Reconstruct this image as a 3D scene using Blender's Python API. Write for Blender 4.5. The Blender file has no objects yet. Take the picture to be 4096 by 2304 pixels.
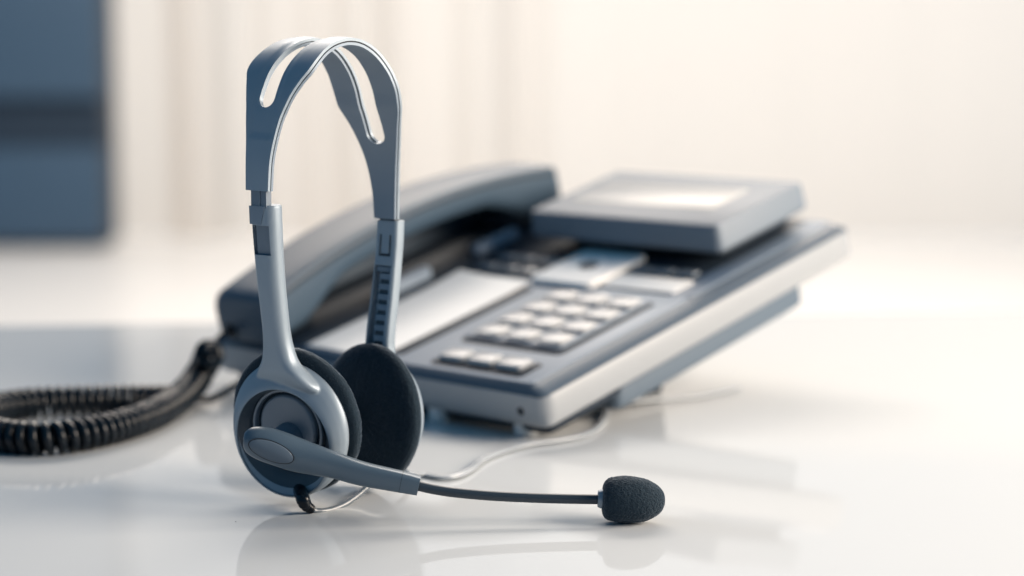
import bpy, bmesh, math, random
from mathutils import Vector, Matrix, noise
random.seed(7)
R = math.radians
sc = bpy.context.scene
COL = sc.collection
V = Vector

# ------------------------------------------------------------------ camera
CAM_H = 0.19
PITCH = 7.16
cd = bpy.data.cameras.new('camera')
cam = bpy.data.objects.new('camera', cd); COL.objects.link(cam)
cam.location = (0, 0, CAM_H); cam.rotation_euler = (R(90 - PITCH), 0, 0)
cd.sensor_width = 36; cd.lens = 70.0; cd.clip_start = 0.02; cd.clip_end = 60
cd.dof.use_dof = True; cd.dof.focus_distance = 0.785; cd.dof.aperture_fstop = 4.7
sc.camera = cam

# ------------------------------------------------------------------ world + lamps
wd = bpy.data.worlds.new('World'); sc.world = wd; wd.use_nodes = True
bg = wd.node_tree.nodes['Background']
bg.inputs[0].default_value = (0.20, 0.61, 1.08, 1); bg.inputs[1].default_value = 0.275
CREAM = (1.0, 0.905, 0.80)
def area(name, loc, target, sx, sy, energy, col=CREAM):
    l = bpy.data.lights.new(name, 'AREA'); l.shape = 'RECTANGLE'; l.size = sx; l.size_y = sy
    l.energy = energy; l.color = col
    o = bpy.data.objects.new(name, l); COL.objects.link(o); o.location = loc
    o.rotation_euler = (V(target) - V(loc)).to_track_quat('-Z', 'Y').to_euler()
    return o
area('side_window_light', (1.22, 0.66, 0.54), (0.02, 0.92, 0.03), 0.9, 0.7, 42, (1.0, 0.85, 0.70))
area('top_glare_fill', (0.1, 3.1, 1.75), (0.0, 0.9, 0.0), 2.6, 1.4, 54, (1.0, 0.87, 0.74))  # added mid-room lamp standing in for the back window's glare on top faces
area('far_floor_fill', (0.3, 5.9, 3.9), (0.3, 6.9, -0.74), 4.2, 2.2, 400, (1.0, 0.90, 0.80))  # added unseen overhead lamp to brighten the far floor and curtain
area('window_daylight', (1.3, 10.6, 0.6), (1.3, 9.0, 0.6), 8.5, 3.2, 126, (1.0, 0.95, 0.885))

sc.view_settings.view_transform = 'Standard'; sc.view_settings.look = 'None'
sc.view_settings.exposure = 0.0; sc.view_settings.gamma = 1.0
sc.cycles.use_denoising = True
sc.cycles.max_bounces = 8; sc.cycles.caustics_reflective = False; sc.cycles.caustics_refractive = False
sc.cycles.sample_clamp_indirect = 6.0

# ------------------------------------------------------------------ helpers
def sstep(a, b, x):
    t = min(1, max(0, (x - a)/(b - a))); return t*t*(3 - 2*t)
def link_mesh(name, me, mat, parent=None, smooth=40):
    o = bpy.data.objects.new(name, me); COL.objects.link(o)
    if parent is not None:
        off = V((0, 0, 0)); p = parent
        while p is not None:
            off += p.location; p = p.parent
        me.transform(Matrix.Translation(-off))
        o.parent = parent
    if mat is not None:
        me.materials.clear(); me.materials.append(mat)
    if smooth is not None:
        me.shade_smooth()
        me.set_sharp_from_angle(angle=R(smooth))
    me.update()
    return o
def mesh(vs, fs):
    me = bpy.data.meshes.new('m'); me.from_pydata([tuple(v) for v in vs], [], fs)
    bm = bmesh.new(); bm.from_mesh(me); bmesh.ops.recalc_face_normals(bm, faces=bm.faces); bm.to_mesh(me); bm.free()
    return me
def part(name, vf, mat, parent=None, smooth=40):
    return link_mesh(name, mesh(*vf), mat, parent, smooth)
def empty(name, loc):
    o = bpy.data.objects.new(name, None); COL.objects.link(o); o.location = loc
    o.empty_display_size = 0.02
    return o
def tag(o, label=None, cat=None, group=None, kind=None):
    if label: o['label'] = label
    if cat: o['category'] = cat
    if group: o['group'] = group
    if kind: o['kind'] = kind
    return o
def loft(rings, close=True, cap0=True, cap1=True):
    n = len(rings[0]); vs = [p for r in rings for p in r]; fs = []
    for i in range(len(rings) - 1):
        for j in range(n if close else n - 1):
            k = (j + 1) % n
            fs.append((i*n + j, i*n + k, (i+1)*n + k, (i+1)*n + j))
    if cap0: fs.append(tuple(range(n)))
    if cap1: fs.append(tuple((len(rings)-1)*n + j for j in range(n)))
    return vs, fs
def join(*vfs):
    vs, fs = [], []
    for v, f in vfs:
        b = len(vs); vs += list(v); fs += [tuple(i + b for i in q) for q in f]
    return vs, fs
def catmull(pts, n):
    P = [V(p) for p in pts]; P = [P[0]*2 - P[1]] + P + [P[-1]*2 - P[-2]]
    out = []
    for i in range(1, len(P) - 2):
        for k in range(n):
            t = k / n
            out.append(0.5*((2*P[i]) + (P[i+1]-P[i-1])*t + (2*P[i-1]-5*P[i]+4*P[i+1]-P[i+2])*t*t + (3*P[i]-P[i-1]-3*P[i+1]+P[i+2])*t**3))
    out.append(P[-2]); return out
def frames(path):
    T = []
    for i in range(len(path)):
        T.append((path[min(i+1, len(path)-1)] - path[max(i-1, 0)]).normalized())
    u = T[0].orthogonal().normalized(); fr = []
    for t in T:
        u = (u - t*u.dot(t)).normalized(); fr.append((t, u, t.cross(u)))
    return fr
def tube(path, r, seg=12, cap=True):
    rf = r if callable(r) else (lambda f: r)
    rings = []
    for i, (t, u, v) in enumerate(frames(path)):
        rr = rf(i / (len(path) - 1))
        rings.append([path[i] + (u*math.cos(a) + v*math.sin(a))*rr for a in (2*math.pi*k/seg for k in range(seg))])
    return loft(rings, True, cap, cap)
def rrect(hx, hy, r, k=4):
    pts = []
    for cx, cy, a0 in ((hx-r, hy-r, 0), (-hx+r, hy-r, 90), (-hx+r, -hy+r, 180), (hx-r, -hy+r, 270)):
        for i in range(k + 1):
            a = R(a0 + 90*i/k); pts.append((cx + r*math.cos(a), cy + r*math.sin(a)))
    return pts
def slab(F, x0, x1, y0, y1, n0, n1, r=0.002, b=0.0006, k=4, taper=0.0):
    """rounded plate in a local frame F(x,y,n), edges bevelled by b"""
    cx, cy, hx, hy = (x0+x1)/2, (y0+y1)/2, (x1-x0)/2, (y1-y0)/2
    def ring(inset, n):
        return [F(cx + p, cy + q, n) for p, q in rrect(hx-inset, hy-inset, max(r-inset, 1e-4), k)]
    return loft([ring(b, n0), ring(0, n0 + b), ring(taper, n1 - b), ring(taper + b*0.3, n1 - b*0.3), ring(taper + b, n1)])
def apply_mods(o):
    dg = bpy.context.evaluated_depsgraph_get()
    me = bpy.data.meshes.new_from_object(o.evaluated_get(dg))
    old = o.data; o.modifiers.clear(); o.data = me; bpy.data.meshes.remove(old)
    return o
def cutter(vf):
    o = bpy.data.objects.new('cut', mesh(*vf)); COL.objects.link(o); return o
def boolean(o, cuts, op='DIFFERENCE', solver='EXACT'):
    for c in cuts:
        keep = o.data.copy(); n0 = len(o.data.polygons)
        m = o.modifiers.new('b', 'BOOLEAN'); m.operation = op; m.object = c; m.solver = solver
        bpy.context.view_layer.update(); apply_mods(o)
        if len(o.data.polygons) < n0*.5:
            print('BOOLEAN lost the mesh, trying the fast solver', n0, len(o.data.polygons))
            o.data = keep; m = o.modifiers.new('b', 'BOOLEAN'); m.operation = op; m.object = c; m.solver = 'FAST'
            bpy.context.view_layer.update(); apply_mods(o)
            if len(o.data.polygons) < n0*.5: print('BOOLEAN failed twice'); o.data = keep.copy()
    for c in cuts: bpy.data.objects.remove(c)

# ------------------------------------------------------------------ materials
def mat(name, col, rough=0.45, spec=0.5, metal=0.0, bump=None, var=0.0, vscale=40, sheen=0.0, coat=0.0, trans=0.0, rough_var=0.0):
    m = bpy.data.materials.new(name); m.use_nodes = True
    nt = m.node_tree; b = nt.nodes['Principled BSDF']
    b.inputs['Base Color'].default_value = (*col, 1); b.inputs['Roughness'].default_value = rough
    b.inputs['Specular IOR Level'].default_value = spec; b.inputs['Metallic'].default_value = metal
    b.inputs['Coat Weight'].default_value = coat; b.inputs['Coat Roughness'].default_value = 0.06
    if sheen:
        b.inputs['Sheen Weight'].default_value = sheen; b.inputs['Sheen Roughness'].default_value = 0.35
        b.inputs['Sheen Tint'].default_value = (0.75, 0.85, 1.0, 1)
    tc = nt.nodes.new('ShaderNodeTexCoord')
    if var:
        nz = nt.nodes.new('ShaderNodeTexNoise'); nz.inputs['Scale'].default_value = vscale; nz.inputs['Detail'].default_value = 6
        nt.links.new(tc.outputs['Object'], nz.inputs['Vector'])
        mx = nt.nodes.new('ShaderNodeMixRGB'); mx.blend_type = 'MULTIPLY'; mx.inputs[0].default_value = 1
        rp = nt.nodes.new('ShaderNodeMapRange'); rp.inputs[3].default_value = 1 - var; rp.inputs[4].default_value = 1 + var
        nt.links.new(nz.outputs[0], rp.inputs[0])
        cc = nt.nodes.new('ShaderNodeCombineXYZ')
        for i in range(3): nt.links.new(rp.outputs[0], cc.inputs[i])
        mx.inputs[1].default_value = (*col, 1); nt.links.new(cc.outputs[0], mx.inputs[2])
        nt.links.new(mx.outputs[0], b.inputs['Base Color'])
    if rough_var:
        nz2 = nt.nodes.new('ShaderNodeTexNoise'); nz2.inputs['Scale'].default_value = 9; nz2.inputs['Detail'].default_value = 8
        nt.links.new(tc.outputs['Object'], nz2.inputs['Vector'])
        r2 = nt.nodes.new('ShaderNodeMapRange'); r2.inputs[1].default_value = .35; r2.inputs[2].default_value = .7
        r2.inputs[3].default_value = rough; r2.inputs[4].default_value = rough + rough_var
        nt.links.new(nz2.outputs[0], r2.inputs[0]); nt.links.new(r2.outputs[0], b.inputs['Roughness'])
    if bump:
        s, st, dist = bump
        nb = nt.nodes.new('ShaderNodeTexNoise'); nb.inputs['Scale'].default_value = s; nb.inputs['Detail'].default_value = 4
        nt.links.new(tc.outputs['Object'], nb.inputs['Vector'])
        bp = nt.nodes.new('ShaderNodeBump'); bp.inputs['Strength'].default_value = st; bp.inputs['Distance'].default_value = dist
        nt.links.new(nb.outputs[0], bp.inputs['Height']); nt.links.new(bp.outputs[0], b.inputs['Normal'])
    return m
M = {}
M['silver'] = mat('silver_plastic', (0.232, 0.285, 0.335), 0.42, 0.5, 0.22, bump=(2600, 0.10, 0.0002), var=0.03, vscale=60)
M['silver_in'] = mat('silver_plastic_inner', (0.17, 0.215, 0.265), 0.40, 0.5, 0.3, var=0.03, vscale=60)
M['slate'] = mat('slate_plastic', (0.13, 0.165, 0.205), 0.34, 0.5, 0.1, bump=(2200, 0.08, 0.0002))
M['dark'] = mat('dark_plastic', (0.035, 0.052, 0.07), 0.35, 0.5, bump=(2200, 0.1, 0.0002))
M['gap'] = mat('gap_dark', (0.012, 0.016, 0.022), 0.5, 0.4)
M['boom'] = mat('boom_rubber', (0.022, 0.034, 0.048), 0.42, 0.4)
M['boomarm'] = mat('boom_arm_slate', (0.07, 0.105, 0.14), 0.38, 0.5, 0.15, bump=(2200, 0.08, 0.0002))
M['inlay'] = mat('inlay_slate', (0.075, 0.105, 0.14), 0.5, 0.35)
M['fibre'] = mat('foam_fibre', (0.10, 0.13, 0.16), 0.6, 0.3)
M['foam'] = mat('foam', (0.011, 0.024, 0.037), 0.85, 0.25, bump=(1500, 0.9, 0.0006), var=0.5, vscale=1400, sheen=0.2)
M['padfoam'] = mat('pad_foam', (0.010, 0.021, 0.032), 0.9, 0.2, bump=(1800, 0.8, 0.0004), var=0.45, vscale=900, sheen=0.45)
M['cord'] = mat('grey_cord', (0.10, 0.125, 0.15), 0.22, 0.6)
M['cordlight'] = mat('pale_cord', (0.34, 0.37, 0.40), 0.25, 0.6)
M['black'] = mat('black_rubber', (0.003, 0.007, 0.012), 0.24, 0.28)
M['pbody'] = mat('phone_body_grey', (0.295, 0.315, 0.335), 0.42, 0.5, var=0.03, vscale=50, bump=(1500, 0.15, 0.0002))
M['ppanel'] = mat('phone_panel_grey', (0.195, 0.245, 0.305), 0.5, 0.32, bump=(1500, 0.15, 0.0002))
M['ptrim'] = mat('phone_trim_slate', (0.065, 0.092, 0.125), 0.45, 0.35)
M['pstand'] = mat('phone_stand_shaded', (0.085, 0.12, 0.16), 0.5, 0.4)  # body grey darkened to paint the shade under the phone
M['pdisp'] = mat('display_housing_slate', (0.155, 0.19, 0.23), 0.5, 0.35)
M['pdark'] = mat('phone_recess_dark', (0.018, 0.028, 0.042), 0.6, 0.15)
M['key'] = mat('key_pale', (0.33, 0.345, 0.36), 0.32, 0.5)
M['fkey'] = mat('key_slate', (0.13, 0.16, 0.19), 0.3, 0.5)
M['paper'] = mat('paper_white', (0.87, 0.86, 0.835), 0.6, 0.3)
M['lcd'] = mat('display_glass', (0.41, 0.405, 0.39), 0.3, 0.2)
M['handset'] = mat('handset_slate', (0.05, 0.083, 0.12), 0.48, 0.33, bump=(1500, 0.12, 0.0002))
M['foot'] = mat('foot_pale', (0.7, 0.72, 0.72), 0.2, 0.6)
M['table'] = mat('table_gloss_white', (0.565, 0.585, 0.595), 0.012, 0.12, var=0.02, vscale=3.0, rough_var=0.05)
M['floor'] = mat('floor_pale', (0.78, 0.75, 0.71), 0.35, 0.4, var=0.04, vscale=1.5)
M['wall'] = mat('wall_grey', (0.52, 0.56, 0.60), 0.8, 0.2, var=0.03, vscale=2)
M['cab'] = mat('cabinet_blue', (0.045, 0.085, 0.135), 0.5, 0.4, var=0.08, vscale=3)
M['cabdark'] = mat('cabinet_shade', (0.02, 0.036, 0.058), 0.6, 0.3)  # darker copy of the cabinet blue, paints the shadow in the open gap
def curtain_mat():
    m = bpy.data.materials.new('sheer_curtain'); m.use_nodes = True; nt = m.node_tree
    nt.nodes.remove(nt.nodes['Principled BSDF']); out = nt.nodes['Material Output']
    d = nt.nodes.new('ShaderNodeBsdfDiffuse'); d.inputs[0].default_value = (0.79, 0.775, 0.75, 1)
    t = nt.nodes.new('ShaderNodeBsdfTranslucent'); t.inputs[0].default_value = (0.83, 0.745, 0.66, 1)
    mx = nt.nodes.new('ShaderNodeMixShader'); mx.inputs[0].default_value = 0.6
    nt.links.new(d.outputs[0], mx.inputs[1]); nt.links.new(t.outputs[0], mx.inputs[2]); nt.links.new(mx.outputs[0], out.inputs[0])
    return m
M['curtain'] = curtain_mat()
# ------------------------------------------------------------------ setting
W0 = lambda x, y, z: V((x, y, z))
def box(x0, x1, y0, y1, z0, z1, b=0.0):
    return slab(W0, x0, x1, y0, y1, z0, z1, r=max(b, 0.002), b=max(b, 0.001), k=3)
# table: glossy white sheet, its far edge turned a little from the picture plane
def edge_y(x): return 1.3515 + 0.11*x
vs = []; 
prof = [(-0.0, -0.03), (0.0, -0.004), (-0.0012, -0.0012), (-0.004, 0.0)]
tb = []
for x in (-1.3, 1.45):
    tb.append([V((x, edge_y(x) + dy, z)) for dy, z in prof] + [V((x, -0.5, 0.0)), V((x, -0.5, -0.03))])
table = part('table_top', loft(tb), M['table'], None, None); tag(table, kind='structure')
floor = part('floor', ([V((-6, -1, -.74)), V((6, -1, -.74)), V((6, 12, -.74)), V((-6, 12, -.74))], [(0, 1, 2, 3)]), M['floor'], None, None); tag(floor, kind='structure')
wall = part('wall', box(-5, 4, 9.36, 9.44, 1.72, 3.6, 0.004), M['wall'], None, 30); tag(wall, kind='structure')
# sheer curtain hanging in soft folds
def curtain(x0, x1, y, z0, z1, seed):
    rnd = random.Random(seed); nx = 520
    ph = [(rnd.uniform(2.2, 3.4), rnd.uniform(0, 6.3), .10), (rnd.uniform(4.0, 5.2), rnd.uniform(0, 6.3), .045)]
    vs, fs = [], []; nz = 8
    for j in range(nz + 1):
        f = j / nz
        for i in range(nx + 1):
            x = x0 + (x1 - x0)*i/nx
            dy = sum(a*math.sin(x*k*2*math.pi/1.3 + p + .25*f) for k, p, a in ph)*(1.15 - .35*f)*(1 - .95*sstep(-.5, .8, x))  # folds flattened towards the right to imitate washed-out light
            vs.append(V((x, y + dy, z0 + (z1 - z0)*f)))
    for j in range(nz):
        for i in range(nx):
            a = j*(nx + 1) + i; fs.append((a, a + 1, a + nx + 2, a + nx + 1))
    return vs, fs
ct = part('curtain', curtain(-2.6, 3.1, 9.2, -0.73, 1.74, 3), M['curtain'], None, 180)
tag(ct, 'white sheer curtain hanging in soft vertical folds behind the headset', 'curtain')
# tall blue cabinet
cab = empty('cabinet', (-2.55, 8.9, -0.74)); tag(cab, 'tall blurred slate blue cabinet at the left edge of the picture', 'cabinet')
part('carcass', box(-3.4, -1.80, 8.78, 9.1, -0.72, 2.7, 0.004), M['cabdark'], cab)
part('drawer_front', box(-3.4, -1.795, 8.74, 8.775, -0.70, -0.29, 0.006), M['cab'], cab)
part('door', box(-3.4, -1.795, 8.74, 8.775, -0.07, 0.62, 0.006), M['cab'], cab)
part('door', box(-3.4, -1.795, 8.74, 8.775, 0.64, 2.68, 0.006), M['cab'], cab)

# ------------------------------------------------------------------ headset frame of reference
PH = R(40)
A = V((math.sin(PH), math.cos(PH), 0)); Wv = V((math.cos(PH), -math.sin(PH), 0)); K = V((0, 0, 1))
NP = V((-0.08781, 0.797, 0))
def HS(s, q, z): return NP + A*s + Wv*q + K*z
hs = empty('headset', (-0.0686, 0.8117, 0))
tag(hs, 'silver grey headset with foam ear pads and microphone boom standing on the white table', 'headset')

# headband: outer shell, dark sheet painting the gap, inner liner, all slotted down the middle
band = [(-.0186, .1303, .0064), (-.0180, .1411, .0068), (-.0168, .1492, .0077), (-.0152, .1573, .0093), (-.0136, .1626, .0108),
        (-.0117, .1680, .0128), (-.0090, .1734, .0154), (-.0068, .1768, .0173), (-.0032, .1806, .0177), (.0022, .1846, .0170), (.0085, .1875, .0164),
        (.0165, .1890, .0163), (.0245, .1879, .0164), (.0322, .1838, .0168), (.0385, .1770, .0176), (.0425, .1695, .0180), (.0447, .1625, .0173), (.0463, .1588, .0158),
        (.0484, .1535, .0134), (.0507, .1465, .0109), (.0527, .1377, .0085), (.0541, .1260, .0067), (.0545, .1143, .0060)]
bp = catmull(band, 10)
slen = [0.0]
for i in range(1, len(bp)): slen.append(slen[-1] + math.hypot(bp[i].x - bp[i-1].x, bp[i].y - bp[i-1].y))
LT = slen[-1]
def l_at(z, far):
    idx = range(len(bp)) if not far else range(len(bp) - 1, -1, -1)
    for i in idx:
        if bp[i].y >= z: return slen[i]
SL0, SL1 = l_at(.1622, False), l_at(.1462, True)
CH0, CH1 = l_at(.1500, False), l_at(.1400, True)
def slot_hw(l, h=0.0043):
    d = min(l - SL0, SL1 - l)
    if d <= 0: return 0.0
    return h if d >= h else math.sqrt(max(0, h*h - (h - d)**2))
# dense rows near the slot ends
rows = sorted(set([round(LT*i/150, 6) for i in range(151)] + [SL0 + d for d in (0, .0002, .0006, .0012, .002, .003)] + [SL1 - d for d in (0, .0002, .0006, .0012, .002, .003)]))
def at_len(l):
    for i in range(1, len(bp)):
        if slen[i] >= l - 1e-9 or i == len(bp) - 1:
            f = (l - slen[i-1])/max(slen[i] - slen[i-1], 1e-9); p = bp[i-1].lerp(bp[i], f)
            a, b = bp[max(i-2, 0)], bp[min(i+1, len(bp)-1)]
            t = V((b.x - a.x, b.y - a.y)).normalized(); return p, V((-t.y, t.x))
def band_layer(off, thick, inset, chan, extra=0.0, trim=0.0):
    vs, fs = [], []; NC = 10; idx = []
    for l in rows:
        p, n = at_len(l); hw = p.z - inset; h = slot_hw(l) + ((inset + extra) if slot_hw(l) > 0 else 0) + 1e-6
        ch = sstep(CH0, CH0 + .003, l)*(1 - sstep(CH1 - .003, CH1, l))
        side = []
        for sgn in (-1, 1):
            for k in range(NC + 1):
                f = k/NC; q = sgn*(h + (hw - h)*f)
                dep = chan*ch*(1 - sstep(.0052, .0086, abs(q)))
                crown = -.0009*(abs(q)/max(hw, .006))**4*.6
                o = off - dep + crown*(1 if chan else 0)
                side.append((q, o))
        r = []
        for lay in (0, 1):
            for q, o in side:
                oo = o - (thick if lay else 0)
                r.append(len(vs)); vs.append(HS(p.x + n.x*oo, q, p.y + n.y*oo))
        idx.append(r)
    n1 = NC + 1
    for i in range(len(rows) - 1):
        a, b = idx[i], idx[i+1]
        for lay in (0, 1):
            for sd in (0, 1):
                base = lay*2*n1 + sd*n1
                for k in range(NC):
                    fs.append((a[base+k], a[base+k+1], b[base+k+1], b[base+k]))
        for sd in (0, 1):
            for k in (0, NC):
                if k == 0 and not (SL0 <= rows[i] and rows[i+1] <= SL1): continue
                u, d = sd*n1 + k, 2*n1 + sd*n1 + k
                fs.append((a[u], b[u], b[d], a[d]))
    for r in (idx[0], idx[-1]):
        for sd in (0, 1):
            for k in range(NC):
                u, d = sd*n1 + k, 2*n1 + sd*n1 + k
                fs.append((r[u], r[u+1], r[d+1], r[d]))
    return vs, fs
def band_part(name, args, m, parent):
    o = part(name, band_layer(*args), m, parent, 50)
    bm = bmesh.new(); bm.from_mesh(o.data); bmesh.ops.remove_doubles(bm, verts=bm.verts, dist=4e-6)
    bmesh.ops.recalc_face_normals(bm, faces=bm.faces); bm.to_mesh(o.data); bm.free(); o.data.shade_smooth(); o.data.set_sharp_from_angle(angle=R(45))
    return o
hb = band_part('headband', (.0016, .0012, 0.0, .0007), M['silver'], hs)
band_part('gap_sheet', (.0002, .0007, .0007, 0.0, .0008), M['gap'], hb)  # dark sheet painting the shade between the two band layers
band_part('liner', (-.0007, .0011, 0.0001, 0.0, .0007), M['silver_in'], hb)

# arms: s of the face seen by the camera, half width, depth
near_arm = [(.1247, -.0189, .0066), (.1164, -.0186, .0066), (.1034, -.0178, .0063), (.0890, -.0164, .0060), (.0744, -.0146, .0060), (.0665, -.0136, .0068), (.0610, -.0128, .0086), (.0560, -.0114, .0128), (.0510, -.0080, .0165), (.0465, -.0020, .0165)]
far_arm = [(.1134, .0539, .0060), (.1040, .0532, .0061), (.0974, .0524, .0061), (.0824, .0501, .0064), (.0674, .0474, .0067), (.0590, .0466, .0070), (.0480, .0470, .0090)]
def interp(tab, z):
    t = sorted(tab)
    if z <= t[0][0]: return t[0][1:]
    for (z0, s0, h0), (z1, s1, h1) in zip(t, t[1:]):
        if z <= z1:
            f = (z - z0)/(z1 - z0); return (s0 + (s1-s0)*f, h0 + (h1-h0)*f)
    return t[-1][1:]
def smooth_tab(tab):
    P = catmull([(z, s, h) for z, s, h in tab], 6); return [tuple(p) for p in P]
near_arm = smooth_tab(near_arm); far_arm = smooth_tab(far_arm)
def arm_pt(tab, z, q, d):
    s, h = interp(tab, z); return HS(s + d, q, z)
def arm_loft(tab, depth, r0=.0022):
    rings = []
    for z, s, h in tab:
        dp = depth(z); ring = []
        for x, y in rrect(h, dp/2, min(r0, dp/2 - 1e-4, h - 1e-4), 5): ring.append(HS(s + dp/2 - y, x, z))
        rings.append(ring)
    return loft(rings)
def arm_box(tab, z0, z1, q0, q1, d0, d1, n=8):
    rings = []
    for i in range(n + 1):
        z = z0 + (z1 - z0)*i/n
        rings.append([arm_pt(tab, z, q0, d0), arm_pt(tab, z, q1, d0), arm_pt(tab, z, q1, d1), arm_pt(tab, z, q0, d1)])
    return loft(rings)

# near ear cup frame: n out towards the viewer, u up, w across
CYAW, CTILT = R(28), R(7)
ah = V((math.sin(CYAW), math.cos(CYAW), 0))
Nn = (-ah*math.cos(CTILT) - K*math.sin(CTILT)); Un = (K*math.cos(CTILT) - ah*math.sin(CTILT)); Wn = V((math.cos(CYAW), -math.sin(CYAW), 0))
CN = HS(-.0040, -.0012, .0342)
def CUP(x, u, n): return CN + Wn*x + Un*u + Nn*n
def circ(u, r, n, seg=96, F=CUP, sq=1.0):
    return [F(r*math.cos(2*math.pi*k/seg), u + r*sq*math.sin(2*math.pi*k/seg), n) for k in range(seg)]
def ecc(profile, F=CUP, seg=96, cap0=True, cap1=True):
    return loft([circ(u, r, n, seg, F) for u, r, n in profile], True, cap0, cap1)
# silver shell and arm grown into one piece
shell_vf = ecc([(-.0008, .0240, -.0052), (-.0008, .0262, -.0050), (-.0012, .0274, -.0038), (-.0018, .0277, -.0024), (-.0028, .0272, -.0006), (-.0042, .0260, .0014), (-.0056, .0244, .0032), (-.0064, .0234, .0040), (-.0066, .0226, .0042)])
arm_vf = arm_loft(near_arm, lambda z: .0088 + .001*sstep(.075, .05, z), .0040)
shell = bpy.data.objects.new('ear_cup_shell', mesh(*shell_vf)); COL.objects.link(shell)
boolean(shell, [cutter(arm_vf)], 'UNION')
m = shell.modifiers.new('r', 'REMESH'); m.mode = 'VOXEL'; m.voxel_size = .00036
m = shell.modifiers.new('s', 'SMOOTH'); m.factor = .5; m.iterations = 26
bpy.context.view_layer.update(); apply_mods(shell)
cut_recess = cutter(ecc([(-.0070, .0240, .0100), (-.0066, .0229, .0060), (-.0065, .0224, .0036), (-.0045, .0196, .0008), (-.0028, .0178, -.0012), (-.0022, .0172, -.0042)]))
cut_win = cutter(arm_box(near_arm, .1047, .1165, -.0052, .0047, -.002, .0030))
def slit(z0, z1, q0, q1):
    return loft([[arm_pt(near_arm, z, q0, -.001), arm_pt(near_arm, z, q1, -.001), arm_pt(near_arm, z, q1 - .0115, .0095), arm_pt(near_arm, z, q0 - .0115, .0095)] for z in (z0, z1)])
cut_s1 = cutter(slit(.1118, .1162, -.0042, -.0031))
cut_s2 = cutter(slit(.1056, .1080, -.0038, -.0027))
boolean(shell, [cut_recess, cut_win, cut_s1, cut_s2])
me = shell.data; bpy.data.objects.remove(shell)
shell = link_mesh('ear_cup_shell', me, M['silver'], hs, 35)
shell['label'] = 'silver near ear cup shell with long arm'
# dark bowl, rings, disc, hub
bowl = part('bowl', ecc([(-.00655, .02265, .0039), (-.0064, .0221, .0033), (-.0045, .0193, .0007), (-.0028, .0175, -.0012), (-.0022, .0170, -.0036), (-.0022, .0100, -.0036)], cap0=False), M['dark'], hs, 60)
ring = part('ring', ecc([(-.0020, .0170, -.0036), (-.0020, .0170, -.0002), (-.0020, .0167, .0002), (-.0019, .0158, .0002), (-.0018, .0155, -.0003), (-.0016, .0153, -.0036)], cap0=False, cap1=False), M['slate'], hs, 35)
disc = part('disc', ecc([(-.0008, .0136, -.0036), (-.0008, .0134, -.0010), (-.0008, .0129, -.0002), (-.0008, .0122, .0000), (-.0008, .0070, -.0006)]), M['slate'], hs, 50)
hub = part('boom_hub', ecc([(-.0062, .0070, -.0006), (-.0062, .0067, .0016), (-.0064, .0061, .0046), (-.0066, .0055, .0072), (-.0066, .0048, .0090)]), M['slate'], hs, 60)
# slider tongue inside the near arm and bridging to the headband
part('slider', join(arm_box(near_arm, .1030, .1172, -.0034, .0040, .0016, .0029, 4), loft([[HS(-.0186, -.0045, z), HS(-.0186, .0042, z), HS(-.0158, .0042, z), HS(-.0158, -.0045, z)] for z in (.1235, .1315)]),
     loft([[HS(-.0189, -.0012, z), HS(-.0189, .0010, z), HS(-.0184, .0010, z), HS(-.0184, -.0012, z)] for z in (.1240, .1310)])), M['slate'], hs, 30)
# facet on the top of the near arm
part('arm_cap', loft([[arm_pt(near_arm, z, -.0052 + k, -.00025), arm_pt(near_arm, z, q, -.00025), arm_pt(near_arm, z, q, .001), arm_pt(near_arm, z, -.0052 + k, .001)] for z, q, k in ((.1169, .0012, 0.), (.1205, .0024, 0.), (.1242, .0036, 0.))]), M['silver_in'], hs, 20)

# foam ear pads
def pad_vf(F, R0, th, seg=170, rows=54, seed=0, amp=.00022, squash=1.0):
    """rounded foam puck: axis n, back at n=0, face at n=-th"""
    prof = []
    for i in range(rows + 1):
        a = math.pi*i/rows
        # superellipse cross-section from centre of back to centre of face
        c, s_ = math.cos(a), math.sin(a)
        rr = R0*(abs(s_)**.42); nn = -th/2 + th/2*math.copysign(abs(c)**.75, c)
        if i > rows*.5: nn -= .0012*(1 - (rr/R0)**2)
        prof.append((rr, nn))
    rings = []
    for r, n in prof:
        ring_ = []
        for k in range(seg):
            t = 2*math.pi*k/seg
            p = F(r*math.cos(t), r*squash*math.sin(t), n)
            d = noise.noise(p*900 + V((seed, 0, 0)))*amp + noise.noise(p*2200)*amp*.6 + noise.noise(p*110)*amp*.9
            ring_.append(F((r + d*min(1, r/.01))*math.cos(t), (r + d*min(1, r/.01))*squash*math.sin(t), n - (d if i else 0)*.8))
        rings.append(ring_)
    return loft(rings)
def PADN(x, u, n): return CUP(x, u, n - .0022)
def fuzz(o, name, n, length, seed, keep=lambda c: True):
    # short loose fibres standing on a foam surface
    rnd = random.Random(seed); me = o.data; off = V((0, 0, 0)); p = o
    while p is not None: off += p.location; p = p.parent
    polys = [q for q in me.polygons if len(q.vertices) == 4 and keep(q.center + off)]; vs, fs = [], []
    wts = [q.area for q in polys]
    for q in rnd.choices(polys, weights=wts, k=n):
        a, b, c, d = (me.vertices[i].co for i in q.vertices); x, y = rnd.random(), rnd.random()
        c0 = (a.lerp(b, x)).lerp(d.lerp(c, x), y) + off; nn = q.normal
        dr = (nn + V((rnd.gauss(0, .55), rnd.gauss(0, .55), rnd.gauss(0, .55)))).normalized()
        sd = dr.orthogonal().normalized()*rnd.uniform(.00002, .000045); L_ = length*rnd.uniform(.35, 1.0); k = len(vs)
        vs += [c0 - sd, c0 + sd, c0 + dr*L_]; fs.append((k, k + 1, k + 2))
    f = part(name, (vs, fs), M['fibre'], o, None); f['kind'] = 'stuff'; return f
pad1 = part('ear_pad', pad_vf(PADN, .0305, .0098, seed=1), M['padfoam'], hs, 180)
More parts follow.
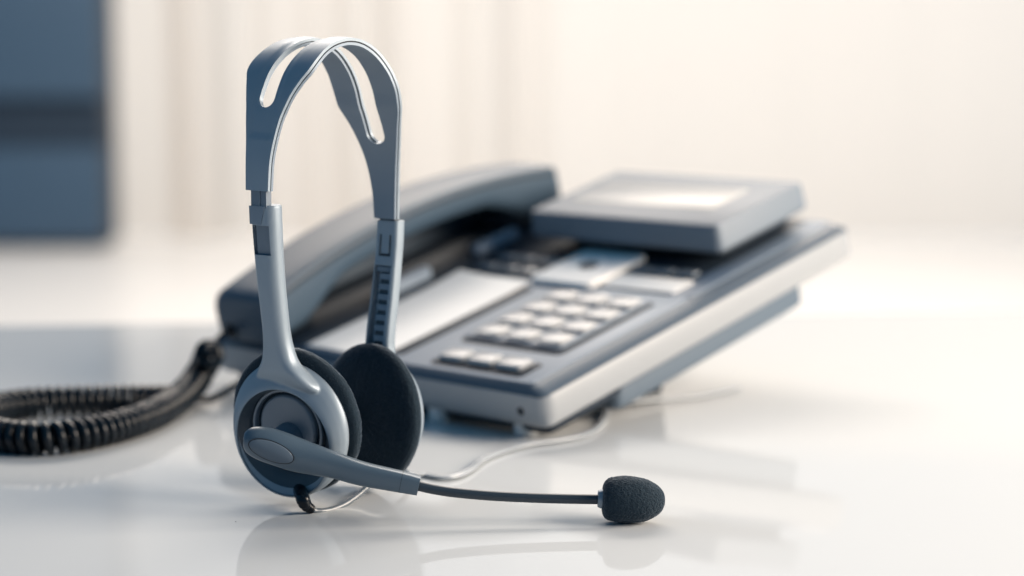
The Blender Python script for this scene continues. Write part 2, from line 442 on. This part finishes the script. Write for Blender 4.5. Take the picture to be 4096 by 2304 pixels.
fuzz(pad1, 'fibres', 9000, .00075, 3)
FYAW, FTILT = R(45), R(-4)
af = V((math.sin(FYAW), math.cos(FYAW), 0))
Nf = (-af*math.cos(FTILT) - K*math.sin(FTILT)); Uf = (K*math.cos(FTILT) - af*math.sin(FTILT)); Wf = V((math.cos(FYAW), -math.sin(FYAW), 0))
CF = HS(.0408, 0, .0318)
def CUPF(x, u, n): return CF + Wf*x + Uf*u + Nf*n
def PADF(x, u, n): return CUPF(x, u, -n - .0072)
pad2 = part('ear_pad', pad_vf(PADF, .0304, .0100, seed=5), M['padfoam'], hs, 180)
fuzz(pad2, 'fibres', 8000, .0006, 4)
part('ear_cup_back', ecc([(0, .0240, -.0060), (0, .0250, -.0080), (0, .0240, -.0110), (0, .0205, -.0140), (0, .0120, -.0155)], F=CUPF), M['silver'], hs, 50)

# far arm with clip outline and ratchet ladder cut into its inner face
fa = bpy.data.objects.new('far_arm', mesh(*arm_loft(far_arm, lambda z: .0058, .0016))); COL.objects.link(fa)
gd = .0014
cuts = [cutter(arm_box(far_arm, .0992, .1075, -.0033, -.0022, -.002, gd, 2)), cutter(arm_box(far_arm, .0992, .1075, .0022, .0033, -.002, gd, 2)), cutter(arm_box(far_arm, .0984, .0995, -.0033, .0033, -.002, gd, 2)),
        cutter(arm_box(far_arm, .0560, .0945, -.0048, .0042, -.002, .0030, 12))]
boolean(fa, cuts)
me = fa.data; bpy.data.objects.remove(fa)
fa = link_mesh('arm', me, M['silver'], hs, 35); fa['label'] = 'far arm with ratchet slot on its inner face'
rack = part('ratchet_rack', arm_box(far_arm, .0560, .0925, -.0024, .0040, .0020, .0031, 12), M['dark'], fa, 30)
for i in range(8):
    z = .0585 + i*.0043
    part('rung', arm_box(far_arm, z, z + .0024, -.0022, .0036, .0008, .0021, 2), M['silver_in'], rack, 30)
part('clip_outline', join(arm_box(far_arm, .0993, .1074, -.0032, -.0023, .0008, .0018, 2), arm_box(far_arm, .0993, .1074, .0023, .0032, .0008, .0018, 2), arm_box(far_arm, .0985, .0992, -.0032, .0032, .0008, .0018, 2)), M['gap'], fa, 30)
part('slider', loft([[HS(.0546, -.0046, z), HS(.0546, .0046, z), HS(.0570, .0046, z), HS(.0570, -.0046, z)] for z in (.1110, .1175)]), M['dark'], hs, 30)  # dark block added so no background shows between headband and far arm
part('rack_end', arm_box(far_arm, .0918, .0940, -.0040, .0036, .0005, .0022, 2), M['slate'], rack, 30)

# ------------------------------------------------------------------ microphone boom
def cam_pt(px, py, Y):
    """a point of the place, from its bearing and its depth in metres"""
    f = 5010.0; u = -(py - 724.5)/f; x = (px - 1288)/f; c, s = math.cos(R(PITCH)), math.sin(R(PITCH))
    r = V((x, c + u*s, -s + u*c)); return V((0, 0, CAM_H)) + r*(Y/r.y)
def cam_gnd(px, py, z=0.0):
    f = 5010.0; u = -(py - 724.5)/f; x = (px - 1288)/f; c, s = math.cos(R(PITCH)), math.sin(R(PITCH))
    r = V((x, c + u*s, -s + u*c)); return V((0, 0, CAM_H)) + r*((z - CAM_H)/r.z)
bo = [(612.5, 1101, .7705, .0006, .0006), (616, 1101.5, .7705, .0030, .0028), (625, 1104, .7705, .0048, .0042), (640, 1109, .7705, .0060, .0052), (665, 1117, .7705, .0068, .0058), (700, 1128, .7703, .0070, .0060), (745, 1144, .770, .0068, .0058), (795, 1158, .7696, .0060, .0052), (846, 1172, .7692, .0051, .0046), (912, 1192, .7688, .0046, .0043), (1009, 1212, .7684, .0041, .0040), (1054, 1222, .7682, .0037, .0037)]
bc = catmull([cam_pt(a, b, y) for a, b, y, r, d in bo], 6)
br = catmull([(r, d, 0) for a, b, y, r, d in bo], 6)
rings = []
for i, c in enumerate(bc):
    t = (bc[min(i+1, len(bc)-1)] - bc[max(i-1, 0)]).normalized(); side = V((0, 1, 0)); side = (side - t*side.dot(t)).normalized(); up = side.cross(t)
    if up.z < 0: up = -up
    f = i/(len(bc)-1); e = 2.0 + 1.8*sstep(.55, .95, f)
    ring_ = []
    for k in range(36):
        a = 2*math.pi*k/36; cx, cy = math.cos(a), math.sin(a)
        ring_.append(c + up*(br[i].x*math.copysign(abs(cy)**(2/e), cy)) - side*(br[i].y*math.copysign(abs(cx)**(2/e), cx)))
    rings.append(ring_)
boom_arm = part('boom_arm', loft(rings), M['boomarm'], hs, 50)
# oval inlay on the boom head
ic = cam_pt(688, 1128, .7705); t = (cam_pt(745, 1148, .770) - cam_pt(640, 1108, .7705)).normalized(); side = V((0, -1, 0)); side = (side - t*side.dot(t)).normalized(); up = t.cross(side)
if up.z < 0: up = -up
def INL(x, y, n): return ic + t*x + up*y + side*(n + .0003)
def oval(rx, ry, n): return [INL(rx*math.cos(2*math.pi*k/48), ry*math.sin(2*math.pi*k/48), n - .011*(ry*math.sin(2*math.pi*k/48)/.0070)**2*.26) for k in range(48)]
part('inlay_groove', loft([oval(.0095, .0040, .0050), oval(.0095, .0040, .00622), oval(.0091, .0037, .00618)]), M['gap'], boom_arm, 30)
part('inlay', loft([oval(.0091, .0037, .0050), oval(.0091, .0037, .0062), oval(.0085, .0033, .0064), oval(.002, .0008, .00655)]), M['inlay'], boom_arm, 60)
k_ = len(bc) - 7
part('seam', loft([[bc[k_].lerp(bc[k_+1], f) + (p - bc[k_])*1.006 for p in rings[k_]] for f in (0.0, .10)]), M['gap'], boom_arm, 40)
# gooseneck
gp = catmull([cam_pt(x, y, d) for x, y, d in ((1040, 1219.5, .7682), (1056, 1223.5, .7682), (1095, 1232, .7682), (1150, 1240, .7682), (1250, 1248.5, .7683), (1380, 1254, .7685), (1505, 1256.5, .7687), (1525, 1257, .7687))], 8)
part('gooseneck', tube(gp, .00195, 20), M['boom'], hs, 60)
axis = (cam_pt(1675, 1262, .7687) - cam_pt(1515, 1255, .7687)).normalized()
axs = V((0, 1, 0)); axu = axs.cross(axis)
if axu.z < 0: axu = -axu
def WS(l, a, r, rz=1.0): return cam_pt(1515, 1255, .7687) + axis*l + axu*(r*rz*math.sin(a)) - axs*(r*math.cos(a))
def lathe_ws(prof, seg): return loft([[WS(l, 2*math.pi*k/seg, r) for k in range(seg)] for l, r in prof])
part('collar', lathe_ws([(-.0018, .0026), (-.0017, .0033), (-.0006, .0038), (.0004, .0038), (.0016, .0034)], 32), M['silver_in'], hs, 40)
# foam windscreen
prof = [(0, .0030), (.0001, .0050), (.0008, .0068), (.0022, .0081), (.0045, .0088), (.0075, .00925), (.0105, .0093), (.0140, .0090), (.0172, .0083), (.0200, .0071), (.0222, .0056), (.0238, .0038), (.0246, .0018), (.0248, .0002)]
pp = catmull([(a, b, 0) for a, b in prof], 9); seg = 200; rings = []
for p in pp:
    ring_ = []
    for k in range(seg):
        a = 2*math.pi*k/seg; l, r = p.x, p.y
        rz = 1.0 if math.sin(a) > 0 else .98
        b = WS(l, a, r)
        d = noise.noise(b*620)*.00010 + noise.noise(b*1500)*.00018 + noise.noise(b*2900)*.00022 + noise.noise(b*120)*.00022
        ring_.append(WS(l + (d*.6 if l > .004 else 0), a, max(r + d*min(1, r/.004), .0001), rz))
    rings.append(ring_)
wsvf = loft(rings)
lift = min(v.z for v in wsvf[0]); wsvf = ([v - K*(lift - .0002)*sstep(0.0, .010, (v - cam_pt(1515, 1255, .7687)).dot(axis)) for v in wsvf[0]], wsvf[1])
wsc = part('windscreen', wsvf, M['foam'], hs, 180)
fuzz(wsc, 'fibres', 3500, .00035, 5, lambda c: c.z > .002)
# strain relief and cord
sp = [CUP(.0022, -.0275, -.0022), cam_pt(762, 1256, .784), cam_pt(769, 1270, .784), cam_pt(779, 1279, .7845), cam_pt(787, 1284, .785)]
spc = catmull(sp, 14)
part('strain_relief', tube(spc, lambda f: (.0032 - .0013*f)*(1 - .10*(math.sin(f*40) > .3)*(f > .3)), 20), M['black'], hs, 50)
cpts = [cam_pt(784, 1282.5, .785), cam_pt(795, 1286, .786), cam_pt(815, 1286, .788), cam_pt(840, 1280.5, .792), cam_pt(868, 1268, .797), cam_pt(900, 1246, .803), cam_pt(930, 1221, .808), cam_pt(965, 1201, .815), cam_pt(1010, 1190, .832)]
gpts = [cam_gnd(x, y, .0014) for x, y in ((1060, 1193), (1110, 1201), (1150, 1197), (1185, 1180), (1213, 1157), (1268, 1134), (1330, 1118), (1400, 1108), (1466, 1095), (1505, 1074), (1521, 1048), (1526, 1026))] + [cam_gnd(1536, 1016, .003), cam_gnd(1580, 1010, .0035), cam_gnd(1660, 1004, .0022), cam_gnd(1760, 996, .0014), cam_gnd(1860, 975, .0014)]
cp = catmull(cpts + gpts, 10)
part('cord', tube(cp[:len(cpts)*10 - 6], .00125, 14), M['cord'], hs, 60)
cp2 = cp[len(cpts)*10 - 8:]
twin = []
for sgn in (-1, 1):
    pth = []
    for i, (tt, u, v) in enumerate(frames(cp2)):
        hz = V((-tt.y, tt.x, 0)).normalized(); pth.append(cp2[i] + hz*(.00078*sgn))
    twin.append(tube(pth, .00082, 12))
part('twin_cord', join(*twin), M['cordlight'], hs, 60)

# ------------------------------------------------------------------ desk phone
YAW, TILT = R(43.38), R(13.91)
C0 = V((.01755, .91980, .006))
px_ = V((-math.cos(YAW), math.sin(YAW), 0)); dh = V((math.sin(YAW), math.cos(YAW), 0))
py_ = dh*math.cos(TILT) + K*math.sin(TILT); pn_ = -dh*math.sin(TILT) + K*math.cos(TILT)
def P(x, y, n): return C0 + px_*x + py_*y + pn_*n
PWD, PLN = .250, .262
ph = empty('desk_phone', (.02, 1.10, 0))
tag(ph, 'grey corded desk phone with tilted display and keypad standing behind the headset', 'telephone')
def rr_ring(x0, x1, y0, y1, n, r, k=6):
    return [P((x0+x1)/2 + a, (y0+y1)/2 + b, n) for a, b in rrect((x1-x0)/2, (y1-y0)/2, r, k)]
part('body', loft([rr_ring(.004, PWD-.004, .003, PLN-.004, 0, .004), rr_ring(.0008, PWD-.0008, .0006, PLN-.001, .0022, .005), rr_ring(0, PWD, 0, PLN, .006, .0080), rr_ring(0, PWD, 0, PLN, .0150, .0080), rr_ring(.0006, PWD-.0006, .0004, PLN-.0006, .0168, .0078)]), M['pbody'], ph, 40)
part('edge_trim', loft([rr_ring(.0008, PWD-.001, .0005, PLN-.001, .0166, .005), rr_ring(.0020, PWD-.002, .0011, PLN-.002, .0180, .005), rr_ring(.0100, PWD-.006, .0042, PLN-.005, .0209, .004)]), M['ptrim'], ph, 40)
part('top_panel', slab(P, .0108, .177, .0044, .128, .0205, .0217, .003, .0004), M['ppanel'], ph)
part('top_panel', slab(P, .0108, .026, .1281, .256, .0205, .0216, .003, .0004), M['ppanel'], ph)
part('key_field', slab(P, .0262, .186, .1283, .256, .0205, .0213, .003, .0004), M['pdark'], ph)
# keypad
part('keypad_shade', slab(P, .0222, .0920, .0384, .1150, .0214, .0221, .004, .0003), M['pdark'], ph)  # flat dark plate painting the shade along the keypad's front and right edges
part('keypad_bezel', slab(P, .0268, .0935, .0432, .1165, .0215, .0230, .004, .0004), M['ppanel'], ph)
kb = slab(P, 0, .0184, 0, .0152, .0226, .0252, .0045, .0012, taper=.0012)
kme = mesh(*kb)
def key_copy(x, y, m, me0, first=[None], nm='key'):
    me = me0.copy(); me.transform(Matrix.Translation(px_*x + py_*y)); return link_mesh(nm, me, m, ph, 40)
for r in range(4):
    for c_ in range(3):
        key_copy(  .0282 + c_*.0214, .0442 + r*.0180, M['key'], kme)
part('key_row_shade', slab(P, .0215, .0845, .0086, .0265, .0214, .0221, .003, .0003), M['pdark'], ph)  # flat dark plate, painted shade around the lower key row
kme2 = mesh(*slab(P, 0, .0180, 0, .0125, .0222, .0250, .003, .0010, taper=.001))
for c_ in range(3): key_copy(.0255 + c_*.0196, .0125, M['key'], kme2, nm='function_key')
# paper index label in its channel
part('label_channel', slab(P, .1080, .1168, .0130, .1155, .0215, .0223, .003, .0003), M['pdark'], ph)
pl = []
for i in range(9):
    f = i/8; y0 = .006 + (.121 - .006)*f
    cur = .0012*sstep(.75, 1, f)
    pl.append([P(.1170, y0, .0220 + cur), P(.1470, y0 + .001*f, .0223 + cur), P(.1730, y0 + .003*f, .0226 + cur*1.6), P(.1730, y0 + .003*f, .0222 + cur*1.6), P(.1470, y0 + .001*f, .0219 + cur), P(.1170, y0, .0216 + cur)])
part('index_card', loft(pl), M['paper'], ph, 40)
# navigation pad and white strip
nav = part('navigation_pad', slab(P, .0745, .1195, .1225, .1740, .0212, .0250, .005, .0012), M['paper'], ph)
part('centre_button', loft([[P(.0965 + r*math.cos(2*math.pi*k/28), .1480 + r*.9*math.sin(2*math.pi*k/28), n) for k in range(28)] for r, n in ((.0058, .0245), (.0058, .0253), (.0050, .0258))]), M['pdark'], nav, 40)
part('label_strip', slab(P, .0235, .0735, .1300, .1490, .0215, .0224, .002, .0003), M['paper'], ph)
kme3 = mesh(*slab(P, 0, .0145, 0, .0085, .0212, .0232, .002, .0007, taper=.0006))
for x in (.1265, .1425, .1585): key_copy(x, .1350, M['fkey'], kme3, nm='program_key')
for x in (.1265, .1425, .1585): key_copy(x, .1520, M['fkey'], kme3, nm='program_key')
for x in (.0290, .0450, .0600): key_copy(x, .1540, M['fkey'], kme3, nm='program_key')
# display unit on its neck
disp = part('display', slab(P, .0200, .1580, .1690, .2520, .0300, .0462, .005, .0022, taper=.0012), M['pdisp'], ph, 40)
part('display_neck', slab(P, .0350, .1450, .1900, .2520, .0212, .0305, .004, .0008), M['pdark'], ph)
part('screen', slab(P, .0430, .1450, .1930, .2310, .0458, .0466, .003, .0003), M['lcd'], disp)
# cradle under the handset
part('cradle', slab(P, .1775, .2440, .006, .256, .0205, .0226, .004, .0006), M['pdark'], ph)  # near-black colour paints the shade under the handset
part('gap_blocker', slab(P, .2365, .2470, .012, .250, .0200, .0400, .003, .0012), M['ptrim'], ph)  # unseen added wall, keeps bright background from showing under the handset
part('cradle_rest', slab(P, .1820, .1900, .070, .112, .0222, .0300, .003, .0014), M['ppanel'], ph)
part('cradle_rest', slab(P, .1820, .1900, .150, .186, .0222, .0290, .003, .0014), M['ppanel'], ph)
# stand, legs and feet
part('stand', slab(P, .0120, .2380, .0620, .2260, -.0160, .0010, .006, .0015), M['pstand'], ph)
part('base', slab(P, .0060, .2420, .0060, .0640, -.0050, .0010, .006, .0012), M['pdark'], ph)  # dark slab added to fill the gap below the front with shade
def wedge_vf(x0, x1):
    rings = []
    for x in (x0, x1):
        a, b = P(x, .064, -.010), P(x, .152, -.012); c, d = P(x, .146, -.012), P(x, .074, -.010)
        rings.append([a, b, V((c.x, c.y, .0004)), V((d.x, d.y, .0004))])
    return loft(rings)
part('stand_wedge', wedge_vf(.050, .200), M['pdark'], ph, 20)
def foot(x, y, r=.006, m='foot'):
    c = P(x, y, 0); g = V((c.x, c.y, 0))
    return loft([[V((c.x + q*math.cos(2*math.pi*k/24), c.y + q*math.sin(2*math.pi*k/24), z)) for k in range(24)] for q, z in ((r*.9, .0002), (r, .0012), (r, c.z + .002))])
part('foot', foot(.026, .012), M['foot'], ph); part('foot', foot(.0815, .008, .0055), M['foot'], ph); part('foot', foot(.228, .012), M['foot'], ph)
# microphone hole in the front face
part('microphone_hole', loft([[P(.0165 + .0021*math.cos(2*math.pi*k/20), -.0002 - dd, .0085 + .0021*math.sin(2*math.pi*k/20)) for k in range(20)] for dd in (-.002, .0001)]), M['gap'], ph)

# ------------------------------------------------------------------ handset
hc = P(.21, .12, .022)
hd = empty('handset', (hc.x, hc.y, 0)); hd.location = hc
tag(hd, 'slate grey telephone handset lying along the left side of the desk phone', 'handset')
def hs_sec(y):
    f = (y + .003)/.238
    top = .0496 + .0030*f + .0150*math.sin(math.pi*min(1, max(0, f)))**.85
    th = .0172 + .0110*(sstep(.26, .10, f) + sstep(.72, .88, f))
    return top, top - th
def hs_ring(y, ins=0.0):
    top, bot = hs_sec(y); bot += ins; top -= ins
    x0, x1 = .1885 + ins, .2360 - ins; pts = []
    prof = [(x0 + .004, bot), (x0 + .0012, bot + .003), (x0, bot + .006), (x0, top - .0062), (x0 + .0006, top - .0056), (x0 + .0006, top - .0046), (x0, top - .0040), (x0 + .0002, top - .0026), (x0 + .0012, top - .0012), (x0 + .0040, top - .0003), (x0 + .012, top),
            (x1 - .015, top), (x1 - .006, top - .0010), (x1 - .0018, top - .0045), (x1, top - .009), (x1, bot + .006), (x1 - .0012, bot + .003), (x1 - .004, bot)]
    return [P(x, y, n) for x, n in prof]
ys = [-.003] + [-.0025, -.0015, 0.0] + [.233*i/40 for i in range(1, 40)] + [.2320, .2335, .2345]
rings = []
for i, y in enumerate(ys):
    ins = {0: .0030, 1: .0016, 2: .0006, len(ys)-3: .0006, len(ys)-2: .0016, len(ys)-1: .0032}.get(i, 0)
    rings.append(hs_ring(y, ins))
grip = part('grip', loft(rings), M['handset'], hd, 28)
# seam stripe along the flank
st = []
for y in [.002 + .229*i/40 for i in range(41)]:
    top, bot = hs_sec(y); mid = top - .0051
    st.append([P(.1886, y, mid + .0005), P(.1898, y, mid + .0006), P(.1898, y, mid - .0006), P(.1886, y, mid - .0005)])
part('seam', loft(st), M['gap'], hd, 20)
for y in (.020, .210):
    part('cap', loft([[P(.2122 + r*math.cos(2*math.pi*k/40), y + r*.95*math.sin(2*math.pi*k/40), n) for k in range(40)] for r, n in ((.0200, .0330), (.0195, .0262), (.0170, .0236), (.0100, .0228))]), M['pdark'], hd, 40)

# ------------------------------------------------------------------ coiled cord
j0 = P(.224, -.001, .0285)
coil = [cam_gnd(x, y, z) for x, y, z in ((530, 882, .0290), (519, 908, .0205), (503, 940, .0135), (478, 975, .0092), (440, 1010, .0080), (385, 1042, .0078), (310, 1069, .0078), (220, 1090, .0078), (130, 1102, .0078), (45, 1101, .0078), (-20, 1090, .0078), (-55, 1068, .0078), (-50, 1045, .0078), (-5, 1027, .0078), (60, 1016, .0078), (120, 1011, .0078), (190, 1008, .0078), (290, 1006, .0078), (390, 1006, .0078), (450, 1007, .0080))]
cl = catmull(coil, 40)
ln = [0]
for i in range(1, len(cl)): ln.append(ln[-1] + (cl[i] - cl[i-1]).length)
fr = frames(cl)
RC, RW, pitch = .0060, .0021, .0046
wire = []; nturn = ln[-1]/pitch; steps = int(nturn*18); j = 0
for i in range(steps + 1):
    l = ln[-1]*i/steps
    while j < len(ln) - 2 and ln[j+1] < l: j += 1
    f = (l - ln[j])/max(ln[j+1] - ln[j], 1e-9); c = cl[j].lerp(cl[j+1], f); u = fr[j][1].lerp(fr[j+1][1], f); v = fr[j][2].lerp(fr[j+1][2], f)
    a = 2*math.pi*(l/pitch + .5*math.sin(l*14) + .25*math.sin(l*47 + 1)); env = min(1, sstep(0, .008, l) + .25, sstep(0, .008, ln[-1] - l) + .2)
    wire.append(c + (u*math.cos(a) + v*math.sin(a))*RC*env)
cc = empty('coiled_cord', (-.22, .95, 0)); tag(cc, 'black coiled handset cord looping across the table at the left', 'cord')
part('coil', tube(wire, RW, 7), M['black'], cc, 60)
part('lead', tube(catmull([j0, cam_pt(568, 838, j0.y - .012), cam_pt(550, 852, j0.y - .020), wire[0]], 8), .0019, 10), M['black'], cc, 60)
part('lead', tube(catmull([wire[-1], cam_gnd(490, 1004, .006), cam_gnd(545, 998, .005), P(.215, .004, .004)], 8), .0019, 10), M['black'], cc, 60)
part('plug', slab(P, .2200, .2290, -.004, .006, .0240, .0320, .001, .0008), M['black'], cc)

# ------------------------------------------------------------------ dust on the table
dv, df = [], []
rnd = random.Random(11)
def speck(x, y, r):
    b = len(dv)
    for k in range(5):
        a = 2*math.pi*k/5 + rnd.random(); dv.append(V((x + r*math.cos(a)*rnd.uniform(.6, 1.3), y + r*math.sin(a)*rnd.uniform(.6, 1.3), .00005)))
    dv.append(V((x, y, r*.9)))
    for k in range(5): df.append((b + k, b + (k+1) % 5, b + 5))
for i in range(90): speck(rnd.uniform(-.25, .22), rnd.uniform(.70, .86), rnd.uniform(.00006, .00018))
dust = part('dust', (dv, df), M['paper'], None, None); tag(dust, 'scattered pale dust specks lying on the glossy table', 'dust', kind='stuff')
g = cam_gnd(593, 1313); dv, df = [], []; speck(g.x, g.y, .00035)
crumb = part('crumb', (dv, df), M['gap'], None, None); tag(crumb, 'tiny dark crumb on the table left of the ear cup', 'crumb')
